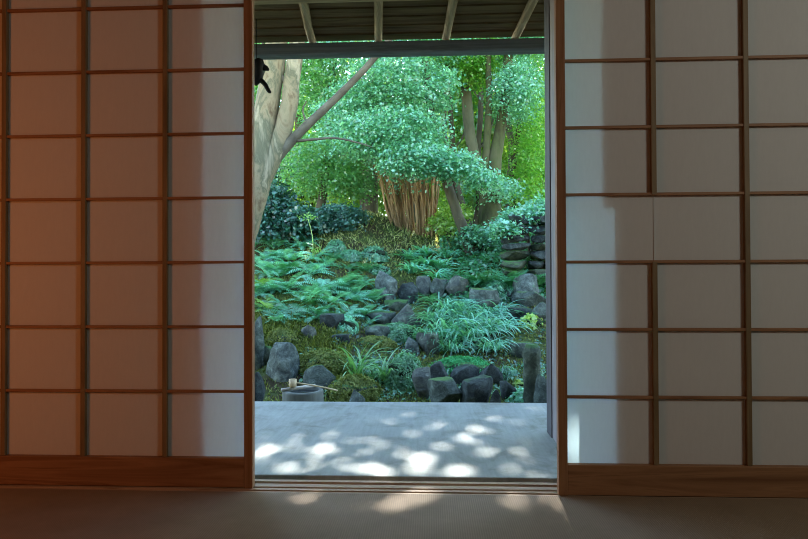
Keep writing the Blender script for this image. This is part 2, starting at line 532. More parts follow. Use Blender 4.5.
# eave: boards, beam, rafters, cross batten
def eave_z(y): return 1.905 + .087 * (3.1 - y)
mb = MB()
mb.add([(-4.5, 1.76, eave_z(1.76) + .045), (4.5, 1.76, eave_z(1.76) + .045), (4.5, 3.17, eave_z(3.17) + .045), (-4.5, 3.17, eave_z(3.17) + .045),
        (-4.5, 1.76, eave_z(1.76) + .16), (4.5, 1.76, eave_z(1.76) + .16), (4.5, 3.17, eave_z(3.17) + .10), (-4.5, 3.17, eave_z(3.17) + .10)],
       [(0, 3, 2, 1), (4, 5, 6, 7), (0, 1, 5, 4), (1, 2, 6, 5), (2, 3, 7, 6), (3, 0, 4, 7)])
y = 1.9
while y < 3.15:                                    # overlapping board edges
    mb.box((-4.5, y, eave_z(y) + .036), (4.5, y + .012, eave_z(y) + .05)); y += .085
structure('eave_roof', mb, MAT['dark_wood'], 'dark boarded underside of the eave roof', 'roof')
zb0, zb1 = P(400, 55, 3.1).z, P(400, 42.3, 3.1).z
structure('beam', MB().box((-4.5, 3.07, zb0), (4.5, 3.14, zb1), .012), MAT['beam'], 'dark grey beam across the top of the garden view', 'beam')
for (pxb, pxt), lab in zip(((312, 303), (378.5, 378.5), (446, 454), (516, 536)),
                           ('crooked pole rafter nearest the left screen', 'straight pole rafter second from the left screen', 'pole rafter third from the left screen', 'pole rafter nearest the right screen, slanting most')):
    b1 = P(pxb, 41, 3.1)
    dirx = (P(pxt, 3, 2.72).x - b1.x) / (2.72 - 3.1)
    pts = [(b1.x + dirx * (yy - 3.1) + (.006 * math.sin(yy * 19) if pxb == 312 else 0), yy, eave_z(yy) + .016) for yy in (3.12, 2.95, 2.8, 2.6, 2.3, 1.9)]
    mb = MB().tube(pts, [.021, .021, .022, .023, .024, .025], 10, 3, .05, seed=pxb)
    tag(mb.build('rafter', MAT['pole'], smooth=True), lab, 'rafter', 'pole rafters under the eave', 'structure')
bz = P(330, 3.5, 2.70)
structure('cross_batten', MB().box((-4.5, 2.63, eave_z(2.63) - .030), (4.5, 2.665, eave_z(2.63) - .007), .003), MAT['batten'], 'pale batten crossing under the rafters at the top edge', 'batten')

# dark ornament hanging at the left edge of the opening
q = P(258, 72, 2.92)
orn = empty('hanging_ornament', q); tag(orn, 'small black hanging ornament with a hooked tail beside the left screen', 'ornament')
sc = 2.92 / F
orn.scale = (1.2, 1.2, 1.2)
mb = MB().tube([(-.008, 0, .052), (-.004, 0, .045), (0, .0, .02), (-.002, .003, -.02), (-.012, 0, -.055)], [.008, .024, .030, .024, .008], 10, 3, .25, 3)
mb.build('body', MAT['iron'], orn, True)
MB().tube([(0, 0, .026), (.03, 0, .017), (.047, 0, .008)], [.017, .013, .004], 8, 3, .1, 4).build('fin', MAT['iron'], orn, True)
MB().tube([(.0, 0, -.025), (.028, 0, -.05), (.045, 0, -.08), (.056, 0, -.088)], [.012, .010, .009, .004], 8, 3, .1, 5).build('tail', MAT['iron'], orn, True)
MB().tube([(-.006, 0, .05), (-.006, 0, (1.965 - q.z) / 1.2)], [.0015, .0015], 6, 1).build('cord', MAT['iron'], orn)

# ------------------------------------------------------------------ garden ground
xs = np.linspace(-12, 12, 221); ys = np.concatenate([np.linspace(2.6, 13, 190), np.linspace(13.3, 40, 60)])
XX, YY = np.meshgrid(xs, ys)
ZZ = T(XX, YY) + .012 * np.sin(XX * 17 + 2) * np.sin(YY * 15)
V = np.stack([XX, YY, ZZ], -1).reshape(-1, 3)
nx, ny = len(xs), len(ys)
i0 = (np.arange(ny - 1)[:, None] * nx + np.arange(nx - 1)[None]).ravel()
tag(mesh_obj('ground', V, np.stack([i0, i0 + 1, i0 + nx + 1, i0 + nx], 1), MAT['ground'], smooth=True), 'mossy brown garden slope rising behind the veranda', 'ground', kind='structure')


# ------------------------------------------------------------------ foliage helpers
def unit(a): return a / np.maximum(np.linalg.norm(a, axis=-1, keepdims=True), 1e-9)


def kites(p, n, size, aspect=.7, d=None, r=None):
    """leaf quads at p with normals n"""
    r = r or rng
    k = len(p)
    if d is None:
        d = r.normal(size=(k, 3))
    d = unit(d - n * (d * n).sum(1, keepdims=True))
    s_ = np.cross(n, d)
    size = np.asarray(size).reshape(-1, 1)
    a = p - d * size * .5
    m_ = p - d * size * .08 + n * size * .08
    v = np.stack([a, m_ + s_ * size * aspect * .5, p + d * size * .5, m_ - s_ * size * aspect * .5], 1).reshape(-1, 3)
    f = np.arange(4 * k).reshape(-1, 4)
    return v, f


# patches where gaps between leaves let the sun through to the veranda and floor
SPOTS = [(397, 414, 13, 3), (392, 421, 12, 3), (408, 414.5, 9, 3), (374, 419, 5, 2), (496, 419.5, 14, 3.5), (474, 427, 12, 3.5), (413, 433, 11, 4), (474, 442.5, 15, 4),
         (422, 457.5, 20, 8), (459, 470.5, 22, 7.5), (425, 470, 9, 3), (431, 427, 10, 2), (505, 408.5, 8, 2), (535, 408.5, 7, 2), (535, 476, 14, 2), (330, 435, 7, 4),
         (275, 448.5, 11, 4), (262, 455.5, 9, 5), (297, 448.5, 13, 4), (315, 457, 12, 5), (344, 462, 9, 6), (321, 449.5, 8, 3), (373, 439.5, 11, 3), (381, 445, 14, 4),
         (406, 455, 8, 4), (363, 469, 6, 3), (305, 497, 18, 5), (360, 504.5, 8, 3), (396, 501.5, 20, 6), (421, 494, 22, 4), (513, 500, 18, 5), (551, 500, 9, 3), (270, 462, 8, 3), (385, 474, 14, 3),
         (288, 470, 8, 3), (452, 428, 8, 2), (440, 446, 8, 2)]
SP = []
for cx, cy, rx, ry in SPOTS:
    c_, ex, ey = PF(cx, cy), PF(cx + rx, cy), PF(cx, cy + ry)
    SP.append((c_.x, c_.y, .74 * max(.02, abs(ex.x - c_.x)), .74 * max(.02, abs(ey.y - c_.y))))
for _ in range(40):                                 # many tiny gaps, mostly towards the left and the middle
    px_ = 258 + 270 * rng.random() ** 1.25; py_ = rng.uniform(408, 474) if px_ > 370 else rng.uniform(430, 470)
    c_ = PF(px_, py_); rr = rng.uniform(.006, .020)
    SP.append((c_.x, c_.y, rr * rng.uniform(.8, 1.8), rr))
SP = np.array(SP)
for xx, zz, rr in ((.432, .10, .026), (.442, .16, .02), (.425, .17, .018)):      # sun that slips past the post onto the right screen
    yy = YR + .02
    t_ = zz / SUN[2]
    SP = np.vstack([SP, [xx - SUN[0] * t_, yy - SUN[1] * t_, rr, rr / math.tan(EL)]])


for cx, cy, rr in ((428, 240, .16), (416, 237, .12), (434, 246, .10), (400, 243, .08), (462, 222, .10), (300, 270, .07), (345, 225, .08)):      # sun flecks on the slope
    g_ = G(cx, cy); t_ = g_.z / SUN[2]
    SP = np.vstack([SP, [g_.x - SUN[0] * t_, g_.y - SUN[1] * t_, rr, rr / math.sin(EL)]])


def carve(p, leaf_r):
    """keep[] of the leaves: False where one of the sun gaps runs"""
    t_ = p[:, 2] / SUN[2]
    qx, qy = p[:, 0] - SUN[0] * t_, p[:, 1] - SUN[1] * t_
    keep = np.ones(len(p), bool)
    # half the penumbra is taken off the gap
    dist = t_
    pen = dist * .0035 * .55
    near = (np.abs(qx) < 3) & (qy > 1.2) & (qy < 10)
    idx = np.nonzero(near)[0]
    for cx, cy, rx, ry in SP:
        ax = np.maximum(rx - pen[idx], .008) + leaf_r * .75
        ay = np.maximum(ry - pen[idx] / math.sin(EL), .008) + leaf_r * .75 / math.sin(EL)
        inside = ((qx[idx] - cx) / ax) ** 2 + ((qy[idx] - cy) / ay) ** 2 < 1
        keep[idx[inside]] = False
    return keep


def crown_pts(blobs, per=12, spray=.17, flat=.28):
    """blobs: (centre xyz, radii xyz, n leaves): leaves grouped in flat sprays"""
    out_p, out_n = [], []
    for c_, rad, n in blobs:
        ns = max(1, n // per)
        d = unit(rng.normal(size=(ns, 3)))
        rr = rng.random((ns, 1)) ** .42
        cc = np.asarray(c_) + d * rr * np.asarray(rad)
        nn = unit(np.array([0, 0, 1.0]) + .55 * d * np.array([1, 1, .3]) + .25 * rng.normal(size=(ns, 3)))
        for _ in range(per):
            o = rng.normal(size=(ns, 3)) * spray * .55
            o -= nn * (o * nn).sum(1, keepdims=True) * (1 - flat)
            o[:, 2] -= (o[:, 0] ** 2 + o[:, 1] ** 2) * .9
            out_p.append(cc + o)
            out_n.append(unit(nn + .55 * rng.normal(size=(ns, 3))))
    return np.concatenate(out_p), np.concatenate(out_n)


def crown(parent, blobs, mat, leaf=.065, per=12, spray=.17, name='crown', aspect=.72):
    p, n = crown_pts(blobs, per, spray)
    k = carve(p, leaf * .42)
    p, n = p[k], n[k]
    size = leaf * (.7 + .6 * rng.random(len(p)))
    v, f = kites(p, n, size, aspect)
    loc = np.array(parent.location) if parent else 0
    return mesh_obj(name, v - loc, f, mat, parent, attrs=rng.random(len(f)) ** 1.3)


def pblob(px, py, Y, rx, ry, rd, n):
    c_ = P(px, py, Y); k = Y / F
    return ((c_.x, c_.y, c_.z), (rx * k, rd, ry * k), int(n * 1.7))


def ppath(pts, Y):
    """polyline of (px, py, [dY]) -> world"""
    return [P(q[0], q[1], Y + (q[2] if len(q) > 2 else 0)) for q in pts]


def tree(name, label, group, Y, trunks, blobs, leafm, barkm, leaf=.065, per=12, spray=.17, branches=()):
    """trunks: [(pixel polyline, radii in px)]; the first starts in the ground"""
    wt = []
    for pts, rad in trunks:
        w = ppath(pts, Y)
        wt.append((w, [r * Y / F for r in rad]))
    b0 = wt[0][0][0]
    base = Vector((b0.x, b0.y, float(T(b0.x, b0.y)) - .05))
    root = empty(name, base); tag(root, label, 'tree', group)
    for i, (w, rad) in enumerate(wt):
        if i == 0: w = [Vector((base.x, base.y, base.z - .35)), Vector((base.x, base.y, base.z + .02))] + [q for q in w if q.z > base.z + .08]; rad = [rad[0] * 1.5, rad[0] * 1.25] + rad[-(len(w) - 2):]
        MB().tube([q - base for q in w], rad, 12, 4, .10, seed=i + int(Y * 7)).build('trunk', barkm, root, True)
    for pts, rad in branches:
        w = ppath(pts, Y)
        MB().tube([q - base for q in w], [r * Y / F for r in rad], 8, 4, .08, seed=len(pts)).build('branch', MAT['bark_limb'], root, True)
    if blobs: crown(root, blobs, leafm, leaf, per, spray)
    return root


def W(x, y, z, rx, ry, rz, n): return ((x, y, z), (rx, ry, rz), n)


# ------------------------------------------------------------------ trees
tree('maple_tree', 'thick pale mottled tree forking at the left edge of the view', None, 6.0,
     [([(222, 300), (238, 235), (256, 185), (264, 130), (270, 85), (276, 50), (284, -20)], [22, 18, 14, 12, 12, 11, 10]),
      ([(256, 192), (276, 150), (288, 110), (292, 80), (297, 45), (304, -20)], [10, 9.5, 9, 8, 8, 7])],
     [W(-1.7, 6.3, 4.3, 1.7, 1.5, 1.0, 5200), W(-.4, 6.6, 4.2, 1.2, 1.2, .7, 2600)], LEAF['maple'], MAT['bark_pale'], .06,
     branches=[([(258, 186), (276, 158), (300, 132), (330, 104), (356, 78), (376, 56), (405, 20)], [7.5, 6, 4.8, 4.0, 3.5, 3.2, 2.8]),
               ([(290, 92), (283, 78), (276, 66), (268, 56), (262, 40)], [3, 2.4, 2, 1.6, 1.4]),
               ([(296, 141), (318, 139), (335, 138), (355, 142), (372, 147)], [1.6, 1.3, 1.0, .8, .5]),
               ([(308, 126), (304, 116), (303, 108), (307, 101)], [1.0, .9, .7, .5])])

tree('maple_tree', 'big blue-green maple whose leaves hang over the cane clump', None, 8.6,
     [([(470, 246), (462, 225), (452, 198), (441, 165), (434, 130), (428, 90), (420, 20)], [6, 5.5, 5, 4.5, 4, 3.5, 3])],
     [pblob(400, 90, 8.3, 62, 30, 1.0, 6500), pblob(395, 135, 8.1, 58, 26, .9, 6500), pblob(415, 160, 7.9, 40, 18, .7, 3200), pblob(352, 120, 8.6, 40, 40, .8, 4200),
      pblob(455, 165, 7.9, 30, 14, .5, 1700), pblob(482, 180, 7.9, 20, 10, .4, 800), pblob(400, 40, 8.6, 80, 30, 1.0, 5000)], LEAF['maple'], MAT['bark_dark'], .046, 14, .14,
     branches=[([(436, 140), (420, 150), (400, 155), (380, 158)], [2.5, 2, 1.5, 1]), ([(438, 152), (456, 158), (478, 175)], [2, 1.5, .8])])

tree('maple_tree', 'green maple mass behind the long slanting branch', None, 10.0,
     [([(318, 250), (322, 200), (328, 150), (332, 80), (338, 0)], [5, 4.5, 4, 3.5, 3])],
     [pblob(325, 90, 10, 42, 45, 1.2, 6200), pblob(318, 165, 9.8, 40, 32, 1.0, 4200), pblob(352, 178, 9.6, 26, 24, .7, 2200), pblob(300, 40, 10, 55, 40, 1.2, 4200)], LEAF['far'], MAT['bark_dark'], .05)

tree('tree', 'grey trunk with a curved bend right of the maple leaves', None, 10.2,
     [([(496, 240), (488, 205), (477, 165), (470, 135), (467, 105), (465, 75), (464, 20)], [7, 6, 5.5, 5.5, 5.5, 5, 4.5])],
     [pblob(470, 70, 9.9, 30, 18, .7, 2600), pblob(462, 40, 10, 45, 25, .9, 3600)], LEAF['maple_y'], MAT['bark_grey'], .05)

tree('tree', 'thick dark trunk standing above the dry stone wall', None, 9.4,
     [([(490, 245), (491, 220), (492, 195), (494, 165), (500, 130), (506, 90), (510, 30)], [12, 10.5, 9.5, 7, 5.5, 5, 4.5]),
      ([(483, 240), (484, 205), (485, 175), (487, 140), (489, 100), (488, 55), (486, 0)], [6, 5, 4.5, 3.6, 3.2, 3, 2.5])],
     [pblob(515, 92, 9.2, 26, 30, .7, 2600), pblob(520, 40, 9.4, 40, 25, .9, 2800), pblob(505, 190, 9.0, 16, 10, .4, 420)], LEAF['maple'], MAT['bark_moss'], .047,
     branches=[([(500, 200), (512, 185), (520, 178)], [1.4, 1, .6])])

tree('tree', 'bright yellow-green tree close to the right post', None, 11.0,
     [([(517, 235), (516, 210), (512, 188), (516, 150), (522, 100), (528, 40)], [3.5, 3, 2.6, 2.4, 2.2, 2])],
     [pblob(530, 150, 10.8, 20, 42, .8, 3400), pblob(535, 85, 10.8, 22, 40, .8, 2600), pblob(522, 190, 10.8, 18, 22, .6, 1500)], LEAF['maple_y'], MAT['bark_dark'], .05)

tree('slender_tree', 'thin leaning trunk right beside the cane clump', None, 9.6,
     [([(474, 246), (467, 222), (458, 190), (449, 160), (444, 128), (446, 95), (450, 40)], [4, 3.6, 3.2, 2.8, 2.5, 2.2, 2])],
     [pblob(448, 60, 9.6, 30, 18, .7, 1500)], LEAF['maple_y'], MAT['bark_dark'], .06)

for Yt, pts, rad, lab in ((11.6, [(455, 240), (452, 200), (453, 150), (450, 100), (452, 40)], [3.4, 3, 2.8, 2.4, 2], 'thin dark trunk in the gap between the maple and the curved grey trunk'),
                          (12.0, [(476, 240), (479, 200), (478, 150), (481, 100), (478, 30)], [3.2, 3, 2.8, 2.5, 2.2], 'thin dark trunk just right of the curved grey trunk'),
                          (11.2, [(512, 240), (508, 200), (512, 150), (505, 105), (512, 60), (520, 10)], [4.2, 3.8, 3.4, 3.2, 3, 2.6], 'grey trunk between the thick dark trunk and the yellow-green tree'),
                          (12.2, [(366, 235), (362, 190), (365, 150), (372, 90), (380, 40)], [3.2, 3, 2.6, 2.2, 1.8], 'thin trunk just left of the cane clump')):
    tree('slender_tree', lab, None, Yt, [(pts, rad)], [], None, MAT['bark_dark'] if 'dark trunk in' in lab or 'just' in lab else MAT['bark_grey'],
         branches=[([(pts[2][0], pts[2][1]), (pts[2][0] + 10, pts[2][1] - 14), (pts[2][0] + 16, pts[2][1] - 34)], [1.4, 1.1, .7]), ([(pts[3][0], pts[3][1]), (pts[3][0] - 9, pts[3][1] - 12), (pts[3][0] - 13, pts[3][1] - 30)], [1.2, .9, .6])])

# forest farther up the slope: shades the garden from the high sun
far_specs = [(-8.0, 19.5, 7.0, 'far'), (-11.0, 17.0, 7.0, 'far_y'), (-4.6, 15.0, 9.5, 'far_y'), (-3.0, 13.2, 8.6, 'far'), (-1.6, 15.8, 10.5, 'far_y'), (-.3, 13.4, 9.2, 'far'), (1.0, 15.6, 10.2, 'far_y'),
             (2.2, 13.3, 9.0, 'far'), (3.6, 15.0, 9.6, 'far_y'), (5.2, 13.6, 8.6, 'far'), (7.2, 15.8, 9.6, 'far'), (4.4, 7.6, 6.5, 'far'), (.75, 14.3, 6.2, 'far_y')]  # the nearest one is added out of view to block sky and bounce green
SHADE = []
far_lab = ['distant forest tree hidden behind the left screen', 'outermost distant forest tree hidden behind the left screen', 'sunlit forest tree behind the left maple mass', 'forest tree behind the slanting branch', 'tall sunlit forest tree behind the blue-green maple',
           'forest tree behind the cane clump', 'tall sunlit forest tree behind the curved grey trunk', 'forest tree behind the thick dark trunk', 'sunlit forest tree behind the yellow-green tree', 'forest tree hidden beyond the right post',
           'forest tree far out beyond the right screen', 'added unseen tree beyond the right screen, blocking sky light', 'low sunlit forest tree in the gap left of the curved grey trunk']
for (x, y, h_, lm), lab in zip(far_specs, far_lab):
    zb = float(T(x, y))
    root = empty('forest_tree', (x, y, zb - .05)); tag(root, lab, 'tree', 'forest trees up the slope')
    r1 = .10 + .05 * rng.random()
    lean = rng.uniform(-.4, .4)
    MB().tube([(0, 0, 0), (lean * .2, 0, h_ * .25), (lean * .6, .1, h_ * .5), (lean, 0, h_ * .85)], [r1 * 1.2, r1, r1 * .8, r1 * .3], 10, 4, .1, int(y * 10)).build('trunk', MAT['bark_dark'] if lm == 'far' else MAT['bark_grey'], root, True)
    bl = []
    nb = 9
    for i in range(nb):
        a = rng.uniform(0, 6.28); rr = rng.uniform(.2, 1.3)
        zz = zb + h_ * (.24 + .70 * (i + .5) / nb)
        bl.append(W(x + math.cos(a) * rr, y + math.sin(a) * rr * .8, zz, 1.15, 1.0, .62, 1500))
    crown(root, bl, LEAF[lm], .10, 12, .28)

# tall maple whose upper crown stands between the sun and the veranda
zb = float(T(-1.2, 11.4))
root = empty('tall_maple', (-1.2, 11.4, zb - .05)); tag(root, 'tall maple behind the slanting branch, its crown reaching far above the eave', 'tree')
MB().tube([(0, 0, 0), (.1, 0, 2), (.3, -.2, 4), (.8, -.5, 6.2)], [.13, .11, .09, .04], 10, 4, .1, 77).build('trunk', MAT['bark_dark'], root, True)
for a, b_, c_ in ((-1.2, -.6, 6.0), (1.9, -.5, 6.4), (.7, .6, 7.0), (2.6, -.9, 5.6)):
    MB().tube([(.3, -.2, 4), (.3 + (a - .3) * .5, -.2 + (b_ + .2) * .5, 5.2), (a, b_, c_)], [.06, .045, .02], 8, 3, .1, 5).build('branch', MAT['bark_dark'], root, True)
crown(root, [W(.15, 10.6, 7.4, 1.5, 1.0, 1.2, 15000), W(-1.5, 10.7, 7.4, 1.3, 1.0, 1.2, 13000), W(1.8, 10.7, 7.2, 1.3, 1.0, 1.1, 9000), W(.6, 11.2, 8.6, 2.2, 1.0, 1.0, 7000), W(-.4, 10.4, 6.1, 2.0, .9, .7, 7000)], LEAF['far'], .085, 12, .2)

# understorey shrubs that close the view up the slope
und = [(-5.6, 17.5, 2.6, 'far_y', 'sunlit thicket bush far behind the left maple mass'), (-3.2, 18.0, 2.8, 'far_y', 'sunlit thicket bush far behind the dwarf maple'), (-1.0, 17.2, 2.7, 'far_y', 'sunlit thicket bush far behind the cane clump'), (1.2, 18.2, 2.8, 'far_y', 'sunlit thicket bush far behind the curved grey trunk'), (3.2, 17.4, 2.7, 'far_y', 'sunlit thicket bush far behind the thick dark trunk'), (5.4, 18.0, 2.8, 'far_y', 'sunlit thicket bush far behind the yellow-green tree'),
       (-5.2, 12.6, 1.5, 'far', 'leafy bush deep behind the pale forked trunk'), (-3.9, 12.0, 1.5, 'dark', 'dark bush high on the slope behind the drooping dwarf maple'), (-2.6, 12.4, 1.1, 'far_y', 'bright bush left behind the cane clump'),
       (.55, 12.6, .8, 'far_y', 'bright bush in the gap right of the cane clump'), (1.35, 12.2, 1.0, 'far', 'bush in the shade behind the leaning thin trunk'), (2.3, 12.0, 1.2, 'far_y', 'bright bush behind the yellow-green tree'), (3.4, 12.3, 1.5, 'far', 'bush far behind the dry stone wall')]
for x, y, r_, lm, lab in und:
    zb = float(T(x, y))
    root = empty('bush', (x, y, zb - .03)); tag(root, lab, 'bush', 'bushes up the slope')
    for k in range(5):
        a = k * 1.26
        MB().tube([(0, 0, 0), (.12 * math.cos(a), .12 * math.sin(a), r_ * .5), (.3 * r_ * math.cos(a), .3 * r_ * math.sin(a), r_ * 1.1)], [.02, .016, .008], 6, 3).build('stem', MAT['bark_dark'], root, True)
    crown(root, [W(x, y, zb + r_ * .75, r_ * .8, .6, r_ * .75, int(2600 * r_ * r_))], LEAF[lm], .08 if r_ < 2 else .12, 10, .2, 'foliage')


# ------------------------------------------------------------------ cane clump
def cane_clump():
    base = G(414, 236)
    base.y = max(base.y, 9.4); base = P(414, 236, base.y)
    Y = base.y; k = Y / F
    root = empty('cane_clump', base); tag(root, 'brown broom-like clump of close upright canes on the slope', 'cane clump')
    r = random.Random(5)
    for i in range(100):
        u_, w_ = r.uniform(-1, 1), r.uniform(-1, 1)
        x0, x1 = u_ * 21 * k, u_ * 34 * k - 8 * k
        y0, y1 = w_ * .22, w_ * .42
        zb = float(T(base.x + x0, base.y + y0)) - base.z - .03
        h_ = r.uniform(66, 92) * k
        rad = r.uniform(.009, .016)
        j = r.uniform(-.03, .03)
        MB().tube([(x0, y0, zb), (x0 + (x1 - x0) * .25 + j, y0, h_ * .33), (x0 + (x1 - x0) * .6 - j, (y0 + y1) / 2, h_ * .66), (x1 + j, y1, h_)], [rad * 1.1, rad, rad, rad * .6], 5, 3).build('cane', MAT['culm'], root, True)
    p, n = crown_pts([((0, -.1, 95 * k), (34 * k, .45, 16 * k), 500), ((-20 * k, -.3, 55 * k), (10 * k, .2, 16 * k), 90), ((8 * k, -.42, 60 * k), (24 * k, .1, 22 * k), 60)], 8, .12)
    v, f = kites(p, n, .055 * (.7 + .6 * rng.random(len(p))), .5)
    mesh_obj('leaves', v, f, LEAF['maple'], root, attrs=rng.random(len(f)))


cane_clump()


# ------------------------------------------------------------------ rocks
def rock_mesh(rx, ry, rz, seed, cuts=20, rough=.06, flat_top=False):
    import bmesh
    from mathutils import noise as mn
    r = random.Random(seed)
    bm = bmesh.new(); bmesh.ops.create_icosphere(bm, subdivisions=4, radius=1)
    planes = []
    for _ in range(cuts):
        n = Vector((r.gauss(0, 1), r.gauss(0, 1), r.gauss(0, .8))).normalized()
        planes.append((n, r.uniform(.46, .74)))
    if flat_top: planes.append((Vector((r.uniform(-.08, .08), r.uniform(-.1, 0), 1)).normalized(), .45))
    off = Vector((r.uniform(0, 50), r.uniform(0, 50), r.uniform(0, 50)))
    for v in bm.verts:
        p = v.co.copy()
        for n, d in planes:
            e = p.dot(n) - d
            if e > 0: p -= n * e * .93
        p *= 1 + rough * mn.noise(p * 2.3 + off) + rough * .5 * mn.noise(p * 6 + off)
        v.co = p
    co = [v.co.copy() for v in bm.verts]
    lo = [min(c[i] for c in co) for i in range(3)]; hi = [max(c[i] for c in co) for i in range(3)]
    vs = [((c.x - (lo[0] + hi[0]) / 2) * 2 * rx / (hi[0] - lo[0]), (c.y - (lo[1] + hi[1]) / 2) * 2 * ry / (hi[1] - lo[1]), (c.z - lo[2]) * 2 * rz / (hi[2] - lo[2])) for c in co]
    fs = [[v.index for v in f.verts] for f in bm.faces]
    bm.free()
    return vs, fs


def rock(x0, y0, x1, y1, mi, label, rot=0, depth=.8, Y=None, flat=False, seed=None, group='garden rocks', name='rock', sink=.06, lean=0, cuts=22):
    g = G((x0 + x1) / 2, y1) if Y is None else P((x0 + x1) / 2, y1, Y)
    k = g.y / F
    ex_ = max(0.0, g.z - float(T(g.x, g.y))); g.z -= ex_
    rx, rz = (x1 - x0) / 2 * k, (y1 - y0) / 2 * k + ex_ / 2
    ry = max(.06, depth * (rx + rz) / 2)
    vs, fs = rock_mesh(rx * 1.03, ry, rz + sink / 2, seed or int(x0 * 13 + y0), cuts, flat_top=flat)
    o = mesh_obj(name, vs, fs, ROCKS[mi], smooth=True, loc=(g.x, g.y + ry * .75, g.z - sink))
    o.rotation_euler = (0, math.radians(lean), 0)
    return tag(o, label, 'rock', group)


rock(266, 342, 302, 392, 0, 'big tilted blue-grey boulder behind the stone basin', lean=-8, Y=4.75, seed=11)
rock(302, 366, 338, 396, 1, 'rounded grey boulder under the ladle handle', Y=4.6, seed=12)
rock(250, 316, 263, 354, 1, 'pale upright rock cut by the left screen edge', seed=63, Y=4.9, cuts=9)
rock(246, 372, 262, 404, 2, 'dark low rock at the foot of the left screen edge', seed=14, Y=4.1)
rock(256, 346, 274, 366, 4, 'mossy rock between the pale upright rock and the tilted boulder', seed=15, Y=4.95)
rock(318, 314, 344, 331, 2, 'dark wedge rock at the top of the mossy bank', seed=16, flat=True)
rock(328, 334, 350, 344, 2, 'flat dark stone just below the wedge rock', seed=17, flat=True)
rock(300, 325, 316, 339, 3, 'small pale stone in the moss above the tilted boulder', seed=18)
rock(340, 358, 354, 375, 0, 'small blue-grey stone left of the long-bladed plant', seed=19)
rock(347, 391, 366, 405, 1, 'small round stone at the veranda edge below the long-bladed plant', seed=20, Y=4.2)
rock(334, 378, 347, 388, 2, 'small dark stone behind the tip of the ladle handle', seed=21)
rock(364, 326, 392, 341, 1, 'lowest flat step stone of the little stair', flat=True, seed=22, group='step stones', name='step_stone', depth=1.3)
rock(366, 312, 396, 325, 1, 'middle flat step stone of the little stair', flat=True, seed=23, group='step stones', name='step_stone', depth=1.3)
rock(382, 300, 408, 311, 4, 'topmost flat step stone of the little stair', flat=True, seed=24, group='step stones', name='step_stone', depth=1.2)
rock(391, 304, 420, 330, 3, 'rough purple-grey boulder right of the stair', seed=25)
rock(374, 271, 397, 303, 0, 'tall dark rock left above the stair', seed=26)
rock(397, 282, 418, 303, 2, 'dark squat rock beside the tall rock', seed=27)
rock(416, 276, 432, 297, 3, 'upright grey rock above the drooping grass', seed=28, flat=True)
rock(430, 278, 448, 298, 1, 'leaning dark-sided rock next to the angular grey rock', seed=29, flat=True)
rock(446, 275, 470, 299, 3, 'angular grey rock at the middle of the slope', seed=30)
rock(470, 288, 500, 312, 1, 'squared block of stone above the drooping grass', seed=31, cuts=10, flat=True)
rock(499, 287, 514, 302, 1, 'small rounded rock between the block and the pointed boulder', seed=32)
rock(513, 274, 542, 306, 0, 'pointed boulder against the right post', seed=33, cuts=12)
rock(516, 292, 548, 308, 1, 'low slab leaning on the pointed boulder', seed=34, flat=True)
rock(534, 303, 552, 324, 1, 'rock half hidden by the right post', seed=35)
rock(508, 308, 536, 320, 2, 'flat dark ledge stone under the low slab', seed=36, flat=True)
rock(416, 333, 440, 356, 3, 'pale square stone under the left end of the drooping grass', seed=37, cuts=10, flat=True)
rock(404, 338, 420, 354, 0, 'small stone between the mossy dome and the pale square stone', seed=38)
rock(412, 368, 432, 392, 3, 'pale pointed rock tucked against the clipped round shrub', seed=39, Y=4.55)
rock(428, 380, 462, 404, 1, 'low mossy rock at the veranda edge left of the dark stone', seed=40, Y=4.2, flat=True)
rock(461, 378, 494, 406, 2, 'dark squared stone with a flat pale top at the veranda edge', seed=41, Y=4.15, flat=True, cuts=12)
rock(488, 390, 504, 406, 2, 'small dark stone right of the flat-topped dark stone', seed=42, Y=4.1)
rock(501, 381, 517, 400, 2, 'dark round stone before the small-leaved green plant', seed=43, Y=4.5)
rock(536, 376, 554, 406, 1, 'round grey boulder cut by the right post', seed=44, Y=4.2)
rock(510, 343, 534, 358, 1, 'flat slab left of the mossy stone pillar', seed=45, flat=True)
rock(426, 362, 454, 384, 2, 'dark broken rock below the bright moss mound', seed=46, Y=4.7, cuts=12)
rock(450, 366, 480, 384, 2, 'bluish dark rock in the shade under the moss mound', seed=47, Y=4.75)
rock(478, 364, 504, 384, 2, 'long dark rock right under the moss mound', seed=48, Y=4.75)
rock(526, 362, 536, 378, 1, 'small stone against the mossy pillar', seed=49, Y=4.7)

# dry stone wall at the right
wy = 7.15
wl = empty('stone_wall', (P(530, 285, wy).x, wy, float(T(1.3, wy)) - .1)); tag(wl, 'dark dry-stacked wall of flat stones behind the right post', 'stone wall')
r = random.Random(3)
py = 287
row = 0
while py > 224:
    hgt = r.uniform(7, 10.5)
    px = 508 - r.uniform(0, 8) + max(0, (255 - py) * .15)
    while px < 600:
        wd = r.uniform(14, 30)
        c_ = P(px + wd / 2, py, wy + r.uniform(-.03, .05)); k = wy / F
        vs, fs = rock_mesh(wd / 2 * k * .99, .17, hgt / 2 * k * 1.02, row * 31 + int(px), 10, .05, True)
        mesh_obj('stone', [(a + c_.x - wl.location.x, b_ + c_.y + .12 - wl.location.y, z + c_.z - wl.location.z) for a, b_, z in vs], fs, ROCKS[4 if r.random() < .4 else 2], wl, True)
        px += wd
    py -= hgt; row += 1

